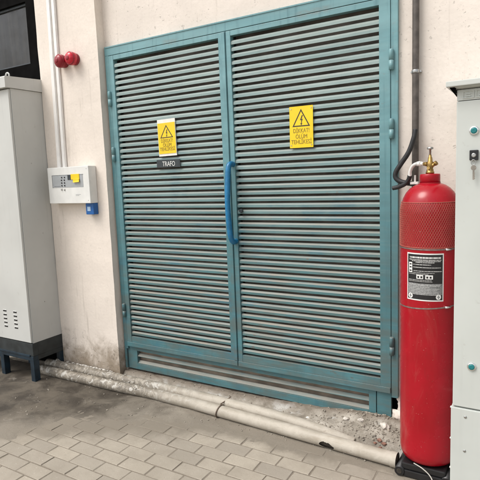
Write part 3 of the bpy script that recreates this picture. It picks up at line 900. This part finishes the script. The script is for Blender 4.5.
mb.box(CX0+0.004, CX0+0.05, CY0+0.05, CY1-0.05, 0.205, 0.3045)
obj('plinth', mb, 'plinth', t)
obj('plinth_edge', MB().box(CX0+0.004, CX1-0.03, CY0-0.004, CY0+0.006, 0.200, 0.213, 0.001), 'leg_blue', t)
obj('plinth_tube', MB().box(CX0+0.004, CX1+0.002, CY0+0.002, CY0+0.046, 0.168, 0.2035, 0.003), 'leg_blue', t)
obj('plinth_tube', MB().box(CX1-0.042, CX1+0.002, CY0+0.046, CY1-0.004, 0.168, 0.2035, 0.003), 'plinth', t)
for lx in (CX1-0.043, -3.70, CX0+0.01):
    for ly in (CY0+0.004, CY1-0.06):
        obj('leg', MB().box(lx, lx+0.043, ly, ly+0.05, -0.005, 0.170, 0.003), 'leg_blue', t)

# ------------------------------------------------------------------ right cabinet
t = thing('pale_cabinet', (0.0, 2.5, 0), 'pale grey electrical cabinet with key in its lock, right of the red cylinder', 'cabinet')
BX0, BX1, BY0, BY1 = -0.3145, 0.42, 2.30, 2.70
obj('body', MB().box(BX0+0.003, BX1-0.003, BY0+0.02, BY1, 0.10, 1.818, 0.002), 'cab_b', t)
dr = obj('door', MB().box(BX0, BX1, BY0, BY0+0.0185, 0.462, 1.772, 0.003), 'cab_b', t)
obj('plinth', MB().box(BX0-0.006, BX1+0.006, BY0-0.004, BY1+0.004, 0.002, 0.455, 0.003), 'cab_b', t)
hd = obj('vent_header', MB().box(BX0+0.001, BX1-0.001, BY0+0.001, BY0+0.0185, 1.7745, 1.8175, 0.001), 'cab_b', t)
for k in range(9):
    xa = -0.292+k*0.049
    mb = MB()
    for (a,b,c,d) in ((xa,xa+0.042,1.781,1.784),(xa,xa+0.042,1.808,1.811),(xa,xa+0.003,1.784,1.808),(xa+0.039,xa+0.042,1.784,1.808),(xa+0.012,xa+0.030,1.788,1.792),(xa+0.012,xa+0.030,1.797,1.800)):
        mb.box(a,b,BY0-0.003,BY0+0.002,c,d)
    obj('vent_square', mb, 'cab_b', hd)
mb = MB()
mb.box(BX0-0.036, BX1+0.036, BY0-0.045, BY1+0.01, 1.828, 1.850, 0.003)
mb.prism_x([(BY0-0.030,1.8275),(BY0+0.02,1.8185),(BY1,1.8185),(BY1,1.8275)], BX0-0.004, BX1+0.004)
obj('roof', mb, 'cab_b', t)
mb = MB()
mb.add([(BX0-0.026,BY0-0.02,1.8275),(BX0-0.001,BY0-0.02,1.8275),(BX0-0.001,BY0+0.001,1.792),(BX0-0.026,BY0+0.30,1.8275),(BX0-0.001,BY0+0.30,1.8275),(BX0-0.001,BY0+0.30,1.792)], [(0,1,2),(3,5,4),(0,2,5,3)])
obj('roof_bracket', mb, 'dark_frame', t)
for lx, lz in ((-0.247,1.650),(-0.240,0.652)):
    o = obj('cam_lock', MB().lathe([(0.0185,0),(0.0185,0.004),(0.0165,0.007),(0.0135,0.007)], (lx, BY0+0.0005, lz), 28, 'y'), 'chrome', dr)
    mb = MB().lathe([(0.013,0.004),(0.0125,0.0085),(0.008,0.0105)], (lx, BY0+0.0005, lz), 20, 'y')
    i = bpy.data.objects.new('lock_insert', mb.mesh('lock_insert', 'teal_cap', world_org(t))); COL.objects.link(i)
    i.parent = dr; i.location = world_org(t) - world_org(dr)
mb = MB().box(-0.262, -0.229, BY0-0.012, BY0+0.001, 1.531, 1.572, 0.003)
obj('latch', mb, 'black_plastic', dr)
obj('latch_barrel', MB().lathe([(0.009,0),(0.009,0.004),(0.006,0.006)], (-0.2455, BY0-0.0115, 1.551), 18, 'y'), 'steel', dr)
kk = thing('key', (-0.2455, BY0-0.018, 1.525), 'worn grey metal key hanging below the black latch of the pale cabinet', 'key')
mb = MB().tube([(-0.2455+0.0085*math.cos(a), BY0-0.019, 1.522+0.011*math.sin(a)) for a in [2*math.pi*k/16 for k in range(17)]], 0.0012, 6, False)
obj('key_ring', mb, 'steel', kk)
mb = MB().lathe([(0.0105,0),(0.0105,0.0022)], (-0.2445, BY0-0.017, 1.500), 18, 'y')
mb.box(-0.248,-0.241,BY0-0.0195,BY0-0.0172,1.452,1.492)
for k in range(4): mb.box(-0.2412,-0.2385,BY0-0.0193,BY0-0.0174,1.455+k*0.007,1.459+k*0.007)
obj('key_blade', mb, 'key', kk)
for sx, sz in ((-0.261,0.420),(-0.262,0.262),(0.2,0.42),(0.2,0.262)):
    obj('screw', MB().lathe([(0.006,0),(0.006,0.002),(0.003,0.003)], (sx, BY0-0.0038, sz), 12, 'y'), 'steel', t)
for sz in (0.446, 0.300, 0.16):
    obj('bolt', MB().lathe([(0.006,0),(0.004,0.006)], (BX0-0.006, BY0+0.012, sz), 8, 'z'), 'white_plastic', t)

# ------------------------------------------------------------------ wall conduit, hose
t = thing('conduit', (-0.560, 2.695, 1.36), 'brown-grey conduit pipe running up the wall behind the red cylinder', 'conduit')
obj('pipe', MB().lathe([(0.0165,0)]+[(0.0165,0.2*q) for q in range(1,15)], (-0.560, 2.695, 1.36), 20), 'drain', t)
obj('clip', MB().lathe([(0.0185,-0.008),(0.019,-0.006),(0.019,0.006),(0.0185,0.008)], (-0.560, 2.695, 1.985), 20).box(-0.586,-0.534,2.702,2.722,1.980,1.990,0.001), 'steel', t)
HY = 2.655
t = thing('discharge_hose', (-0.58, HY, 1.45), 'black rubber hose looping between the conduit and the red cylinder', 'hose')
hp = smooth_path([(-0.552,HY+0.006,1.700),(-0.560,HY,1.655),(-0.583,HY-0.005,1.590),(-0.622,HY-0.01,1.530),(-0.644,HY-0.01,1.494),(-0.645,HY-0.01,1.465),(-0.620,HY-0.012,1.445),(-0.575,HY-0.02,1.435),(-0.540,HY-0.04,1.432)], 8)
obj('hose_loop', MB().tube(hp, 0.0125, 12), 'rubber', t)
hp = smooth_path([(-0.655,HY-0.03,1.413),(-0.625,HY-0.035,1.419),(-0.590,HY-0.045,1.434),(-0.572,HY-0.05,1.455),(-0.566,HY-0.055,1.474)], 8)
obj('hose_end', MB().tube(hp, 0.011, 12), 'rubber', t)
hp = smooth_path([(-0.566,HY-0.055,1.470),(-0.563,HY-0.060,1.495),(-0.550,HY-0.07,1.518),(-0.528,HY-0.09,1.529),(-0.486,HY-0.130,1.528)], 8)
el = MB().tube(hp, 0.0082, 12)
el.tube([(-0.520,HY-0.10,1.529),(-0.500,HY-0.12,1.5295)], 0.0115, 12)
obj('white_elbow', el, 'white_plastic', t)
obj('white_clip', MB().box(-0.566,-0.528,HY-0.05,HY-0.02,1.430,1.443,0.002).box(-0.548,-0.540,HY-0.045,HY-0.035,1.44,1.475,0.001), 'white_plastic', t)

# ------------------------------------------------------------------ red gas cylinder
KX, KY, KR = -0.4565, 2.520, 0.1335
t = thing('gas_cylinder', (KX, KY, 0.075), 'tall red suppression gas cylinder with netted shoulder and brass valve', 'gas cylinder')
prof = [(0.085,0.075),(0.105,0.078),(0.120,0.088),(0.129,0.105),(0.1325,0.128),(KR,0.16),(KR,0.5),(KR,0.9),(KR,1.29),(0.1325,1.315),(0.1285,1.342),(0.120,1.370),(0.107,1.394),(0.090,1.413),(0.070,1.427),(0.052,1.434)]
obj('body', MB().lathe(prof, (KX,KY,0), 64), 'red', t)
obj('neck_collar', MB().lathe([(0.046,1.430),(0.0455,1.474),(0.044,1.479),(0.030,1.480)], (KX,KY,0), 40).lathe([(0.0475,1.430),(0.0475,1.440)], (KX,KY,0), 40, 'z', False), 'red', t)
vz = 1.480
mb = MB().lathe([(0.019,0),(0.019,0.010),(0.016,0.012),(0.016,0.020),(0.013,0.022),(0.015,0.030),(0.015,0.052),(0.011,0.058),(0.0095,0.075),(0.007,0.078),(0.006,0.088)], (KX,KY,vz), 20)
mb.tube([(KX,KY,vz+0.030),(KX+0.024,KY-0.008,vz+0.046)], [0.008,0.008], 10)
mb.tube([(KX+0.022,KY-0.007,vz+0.0445),(KX+0.031,KY-0.010,vz+0.0505)], 0.011, 6)
mb.tube([(KX,KY,vz+0.044),(KX-0.030,KY+0.004,vz+0.047)], 0.0085, 10)
mb.tube([(KX-0.014,KY+0.002,vz+0.0455),(KX-0.021,KY+0.003,vz+0.046)], 0.0115, 6)
mb.tube([(KX,KY,vz+0.026),(KX-0.004,KY-0.020,vz+0.028)], 0.008, 6)
obj('valve', mb, 'brass', t)
mb = MB().lathe([(0.005,0.088),(0.005,0.112),(0.014,0.114),(0.0145,0.120),(0.010,0.124)], (KX,KY,vz), 16)
obj('valve_stem', mb, 'steel', t)
# plastic net: two families of helical strands
NS = 76
def net():
    mb = MB(); z0, z1 = 1.146, 1.352
    turn = 2*math.pi/NS * ((z1-z0)/0.0100)
    for fam in (1, -1):
        for k in range(NS):
            pts = []
            for i in range(33):
                f = i/32; z = z0+(z1-z0)*f
                r = KR
                for (ra, za), (rb, zb) in zip(prof, prof[1:]):
                    if za <= z <= zb: r = ra+(rb-ra)*(z-za)/(zb-za); break
                a = 2*math.pi*k/NS + fam*turn*f/2
                pts.append((KX+(r+0.0012)*math.cos(a), KY+(r+0.0012)*math.sin(a), z))
            mb.tube(pts, 0.00078, 4, False)
    for z in (z0, z1):
        r = KR if z < 1.29 else 0.1262
        mb.tube([(KX+(r+0.001)*math.cos(2*math.pi*i/64), KY+(r+0.001)*math.sin(2*math.pi*i/64), z) for i in range(65)], 0.0016, 5, False)
    return mb
obj('net_sleeve', net(), 'net', t, recalc=False)
for z, tilt in ((1.139, 0.0), (0.868, 0.01)):
    def band(tx=0.0):
        vs = []; fs = []; n = 72
        for i in range(n):
            a = 2*math.pi*i/n; dz = tilt*math.cos(a-0.4)
            for r, h in ((KR+0.0008,-0.0028),(KR+0.0020,-0.0028),(KR+0.0020,0.0028),(KR+0.0008,0.0028)):
                vs.append((KX+r*math.cos(a), KY+r*math.sin(a), z+dz+h))
        for i in range(n):
            j = (i+1) % n
            for k in range(4): fs.append((i*4+k, j*4+k, j*4+(k+1)%4, i*4+(k+1)%4))
        return MB().add(vs, fs, False)
    mb = band()
    b = obj('steel_band', mb, 'band', t)
    a = R(-45)
    c = Vector((KX+(KR+0.006)*math.cos(a), KY+(KR+0.006)*math.sin(a), z+tilt*math.cos(a-0.4)))
    tg = Vector((-math.sin(a), math.cos(a), 0))
    obj('band_screw', MB().tube([c-tg*0.014, c+tg*0.014], 0.0055, 10), 'chrome', b)
# curved label
def curved(a0, a1, z0, z1, lift, n=14):
    """patch on the cylinder, angles measured from -y towards +x"""
    vs = []; r = KR+lift
    for i in range(n+1):
        a = R(a0+(a1-a0)*i/n)
        for z in (z0, z1): vs.append((KX+r*math.sin(a), KY-r*math.cos(a), z))
    return vs, [(2*i, 2*i+2, 2*i+3, 2*i+1) for i in range(n)]
def cpatch(mb, *a, **k):
    v, f = curved(*a, **k); return mb.add(v, f, True)
A0, A1, Z0, Z1 = -35.5, 37.5, 0.900, 1.122
lb = obj('label', cpatch(MB(), A0, A1, Z0, Z1, 0.0006, n=24), 'white_print', t, recalc=False)
obj('label_ground', cpatch(MB(), A0+2.2, A1-2.2, Z0+0.006, Z1-0.006, 0.0010, n=24), 'black_plastic', lb, recalc=False)
obj('label_ground', cpatch(MB(), A0+3, A1-3, Z0+0.030, Z0+0.082, 0.0013, n=24), 'grey_label', lb, recalc=False)
mb = MB(); rr = random.Random(3)
def line(a0, a1, z, h, dash=True):
    a = a0
    while a < a1:
        l = rr.uniform(0.5, 2.2) if dash else a1-a0
        cpatch(mb, a, min(a1, a+l), z, z+h, 0.0018, n=1 if dash else 10); a += l+rr.choice((0.35,0.35,0.9))
line(A0+7, A1-6, 1.098, 0.0075)
line(A0+6, A1-5, 1.090, 0.0030); line(A0+12, A1-6, 1.084, 0.0028); line(A0+20, A1-18, 1.078, 0.0028)
for z, e in ((1.068, 24), (1.055, 6), (1.038, 4)):
    line(A0+15, A1-e, z, 0.0026)
for z in (1.030, 1.0235, 0.996, 0.990, 0.976, 0.971, 0.964, 0.957, 0.950, 0.943, 0.936, 0.929): line(A0+5, A1-5-rr.uniform(0, 25), z, 0.0018)
cpatch(mb, A0+5, A0+12.5, 1.030, 1.078, 0.0018, n=4)
cpatch(mb, -14, -1, 1.003, 1.022, 0.0018, n=6); cpatch(mb, 3, 17, 1.003, 1.022, 0.0018, n=6)
tag(obj('printed_line', mb, 'white_print', lb, recalc=False), kind='stuff')
for z in (1.036, 1.052, 1.066): obj('pictogram', cpatch(MB(), A0+6.5, A0+11, z, z+0.006, 0.0022, n=3), 'black_plastic', lb, recalc=False)
for a in (-12, -6, 5, 11): obj('pictogram', cpatch(MB(), a, a+3.5, 1.007, 1.016, 0.0022, n=3), 'black_plastic', lb, recalc=False)
for a in (A0+9, A1-10):
    mb = MB(); vs = []
    ca = R(a); zc = 0.9205
    r = KR+0.0021
    vs.append((KX+r*math.sin(ca), KY-r*math.cos(ca), zc))
    for k in range(20):
        q = 2*math.pi*k/20; aa = ca+0.0115*math.cos(q)/KR; zz = zc+0.0125*math.sin(q)
        vs.append((KX+r*math.sin(aa), KY-r*math.cos(aa), zz))
    mb.add(vs, [(0, 1+k, 1+(k+1) % 20) for k in range(20)])
    rm = obj('round_mark', mb, 'white_print', lb, recalc=False)
    obj('pictogram', cpatch(cpatch(MB(), a-2.6, a+2.6, 0.9185, 0.9225, 0.0026, n=2), a-0.8, a+0.8, 0.9120, 0.9290, 0.0026, n=1), 'grey_label', lb, recalc=False)
for a in (-14, -4, 6, 15):
    obj('pictogram', cpatch(MB(), a, a+5, 0.914, 0.927, 0.0019, n=3), 'black_plastic', lb, recalc=False)

# stand under it
t = thing('cylinder_stand', (KX, KY, 0), 'low black tube stand under the red gas cylinder', 'stand')
for x in (KX-0.112, KX+0.105):
    mb = MB().tube([(x, 2.395, 0.028), (x, 2.68, 0.028)], 0.023, 16)
    obj('side_tube', mb, 'black_plastic', t)
obj('tray', MB().box(KX-0.105, KX+0.10, 2.405, 2.66, 0.040, 0.073, 0.006), 'black_plastic', t)
obj('cross_bar', MB().box(KX-0.09, KX+0.085, 2.40, 2.43, 0.004, 0.038, 0.004), 'black_plastic', t)
for x in (KX-0.112, KX+0.105):
    obj('tube_plug', MB().lathe([(0.013,-0.001),(0.012,0.0025)], (x, 2.3955, 0.028), 16, 'y'), 'mud', t)
cp = smooth_path([(-0.50,2.40,0.085),(-0.455,2.385,0.076),(-0.415,2.372,0.05),(-0.385,2.33,0.012),(-0.36,2.26,0.006),(-0.31,2.18,0.006),(-0.20,2.1,0.006)], 8)
o = obj('thin_cable', MB().tube(cp, 0.0028, 6), 'cable', None, loc=(-0.46,2.385,0.0))
tag(o, 'thin pale cable trailing from under the red cylinder', 'cable')

# ------------------------------------------------------------------ pipes along the ground
def pipe_mb(pts, r, n=20, hole=None):
    path = smooth_path(pts, 10)
    mb = MB().tube(path, r, n, False)
    if hole:
        keep = []
        for f in mb.f:
            c = Vector((0,0,0))
            for i in f: c += Vector(mb.v[i])
            c /= len(f)
            if not hole(c): keep.append(f)
        mb.f = keep; mb.sm = [True]*len(keep)
    mb.tube(path, r-0.004, n, False)
    return mb
PR = 0.0365
fp = [(-3.42,2.53,0.030),(-3.1,2.526,0.036),(-2.6,2.533,0.036),(-2.29,2.552,0.036),(-1.95,2.545,0.037),(-1.69,2.531,0.038),(-1.4,2.517,0.037),(-1.15,2.502,0.037),(-0.95,2.492,0.037),(-0.75,2.478,0.037),(-0.595,2.470,0.037)]
dense = []
for a, b in zip(fp, fp[1:]):
    for k in range(4): dense.append(tuple(a[i]+(b[i]-a[i])*k/4 for i in range(3)))
dense.append(fp[-1])
t = thing('drain_pipe', (-1.95, 2.53, 0), 'front cream plastic pipe on the ground, with a broken hole in its side', 'pipe', None)
hc = Vector((-0.972, 2.47, 0.027))
def hole(c):
    d = c-hc
    dz = d.z+0.10*d.x
    return (d.x/0.043)**2 + (dz/0.0185)**2 < 1 + 0.35*fbm(c.x, c.z, 45, 2) and d.y < 0.02
path = smooth_path(dense, 6)
mbp = MB()
k0 = max(i for i, q in enumerate(path) if q.x < -1.05); k1 = min(i for i, q in enumerate(path) if q.x > -0.89)
mbp.tube(path[:k0+1], PR, 40, False)
mbp.tube(path[k1:], PR, 40, False)
nn = 130
mid = [path[k0].lerp(path[k1], q/nn) for q in range(nn+1)]
mbh = MB().tube(mid, PR, 160, False)
mbp.add(mbh.v, [f for f in mbh.f if not hole(sum((Vector(mbh.v[i]) for i in f), Vector())/len(f))], True)
obj('tube', mbp, 'pipe', t, recalc=False)
obj('mud_filling', MB().tube(path[::4]+[path[-1]], PR-0.007, 16, True), 'mud', t)
obj('end_rim', MB().tube([path[-1]-Vector((0.03,-0.0015,0)), path[-1]], PR+0.003, 28, False), 'pipe', t)
o = obj('leaf_scrap', MB().rock((hc.x+0.012, hc.y+0.008, hc.z-0.004), 0.012, 5, 0.8), 'yellow', t)
o.data.materials[0] = simple('dry_leaf', (0.24, 0.19, 0.08), 0.8, 0, 0.3, 60, 0.3)

rp = [(-3.42,2.60,0.06),(-3.1,2.600,0.062),(-2.5,2.607,0.062),(-2.0,2.606,0.063),(-1.6,2.597,0.061),(-1.3,2.586,0.056),(-1.05,2.572,0.042),(-0.85,2.56,0.015)]
t = thing('drain_pipe', (-2.1, 2.6, 0), 'rear cream plastic pipe against the wall, half buried in dust and rubble', 'pipe', None)
obj('tube', MB().tube(smooth_path(rp, 14), 0.034, 28, True), 'pipe', t)
# cement crusted on to the left ends
mb = MB()
for k in range(200):
    if k < 90:
        x = random.uniform(-3.2, -2.25)
        a = random.uniform(R(20), R(140))
        front = random.random() < 0.5
        yy, zz, r0 = (2.535, 0.036, PR) if front else (2.604, 0.062, 0.034)
        mb.rock((x, yy-r0*math.cos(a), zz+r0*math.sin(a)-0.002), random.uniform(0.003, 0.009), k, 0.45)
    else:
        x = min(-2.5, max(-3.22, random.gauss(-2.93, 0.15))); y = random.uniform(2.612, 2.646)
        r0 = random.uniform(0.004, 0.014)
        mb.rock((x, y, max(ledge_z(x, y), 0.062+math.sqrt(max(0, 0.034**2-(y-2.604)**2)))+r0*0.2), r0, k, 0.5)
tag(obj('cement_crust', mb, 'cement_pale'), 'pale cement crumbs crusted over the left ends of the two pipes', kind='stuff')

# tie round the front pipe
t = thing('pipe_tie', (-1.70, 2.533, 0), 'dark wire tie wrapped round the front plastic pipe', 'tie')
ax = Vector((-1.712, 2.532, 0.038))
pts = []
for k in range(33):
    a = 2*math.pi*k/32
    pts.append(ax + Vector((0.010*math.sin(a)+0.004*math.cos(a), (PR+0.003)*math.cos(a), (PR+0.003)*math.sin(a))))
obj('wire_ring', MB().tube(pts, 0.0042, 8, False), 'wire', t)
obj('wire_tail', MB().tube(smooth_path([ax+Vector((0.0,0.01,PR+0.004)), ax+Vector((0.012,0.05,PR+0.012)), ax+Vector((0.03,0.09,PR+0.028))],5), 0.0036, 6), 'wire', t)

t = thing('pipe_stub', (-3.315, 2.62, 0.03), 'short yellowed plastic pipe stub at the foot of the pillar', 'pipe stub')
obj('tube', MB().tube(smooth_path([(-3.36,2.60,0.045),(-3.325,2.605,0.062),(-3.305,2.612,0.098)],6), 0.020, 16, True), 'pipe', t)

# ------------------------------------------------------------------ rubble
mb = MB()
def ledge_pt(x, y): return ledge_z(x, y)
rr = random.Random(11)
for k in range(760):
    if k < 470:
        x = rr.gauss(-0.80, 0.16); y = rr.uniform(2.56, 2.705)
        r = rr.choice((0.002,0.003,0.003,0.004,0.005,0.008))
    elif k < 620:
        x = rr.uniform(-3.2, -2.55); y = rr.uniform(2.615, 2.648); r = rr.uniform(0.003, 0.010)
    else:
        x = rr.uniform(-2.6, -1.0); y = rr.uniform(2.62, 2.70); r = rr.uniform(0.002, 0.006)
    if not (-3.25 < x < -0.56): continue
    mb.rock((x, y, ledge_pt(x, y)+r*0.3), r, k)
tag(obj('gravel', mb, 'cement'), 'loose grey gravel and cement crumbs along the foot of the wall', kind='stuff')
mb = MB()
for k in range(140):
    x = rr.uniform(-3.3, -0.7)
    e = dirt_edge(x); y = rr.uniform(max(1.9, e), 2.50)
    r = rr.choice((0.002,0.002,0.003,0.004,0.006))
    mb.rock((x, y, max(0, dirt_z(x, y))+r*0.3), r, k+900)
tag(obj('grit', mb, 'cement'), 'pale grit scattered on the dirt in front of the pipes', kind='stuff')

def stone(name, x, y, r, mat, label, cat, group=None, seed=1, flat=0.75):
    z = ledge_pt(x, y)
    mb = MB(); bm = bmesh.new(); bmesh.ops.create_icosphere(bm, subdivisions=2, radius=1)
    o_ = Vector((seed*2.3, seed*1.1, seed*4.7))
    for v in bm.verts:
        k = 1+0.5*noise.noise(v.co*1.2+o_)+0.12*noise.noise(v.co*4+o_)
        v.co = Vector((x+v.co.x*r*k*1.25, y+v.co.y*r*k, z+r*0.35+v.co.z*r*k*flat))
    mb.bm(bm)
    return tag(obj(name, mb, mat, None, loc=(x, y, z)), label, cat, group)
stone('stone', -0.700, 2.640, 0.021, 'stone', 'pale rounded stone nearest the red cylinder, largest on the rubble heap', 'stone', None, 3, 1.0)
stone('stone', -0.842, 2.655, 0.015, 'stone', 'pale flat stone in the middle of the rubble under the door', 'stone', None, 6, 0.5)
stone('stone', -0.930, 2.655, 0.013, 'stone', 'small pale stone at the left edge of the rubble heap', 'stone', None, 9, 0.6)
stone('stone', -1.155, 2.632, 0.009, 'paper', 'tiny white chip lying alone behind the pipes, below the right door leaf', 'stone', None, 12, 0.6)
for k, (x, y) in enumerate(((-0.735,2.565),(-0.715,2.575),(-0.705,2.558),(-0.690,2.57))):
    stone('brick_shard', x, y, 0.008+0.004*(k % 2), 'brick_red', ('red brick shard farthest left in the little cluster on the rubble', 'red brick shard nearest the wall in the little cluster on the rubble', 'red brick shard nearest the front pipe in the little cluster on the rubble', 'red brick shard nearest the red cylinder in the little cluster on the rubble')[k], 'brick shard', 'red brick shards on the rubble', 20+k, 0.6)
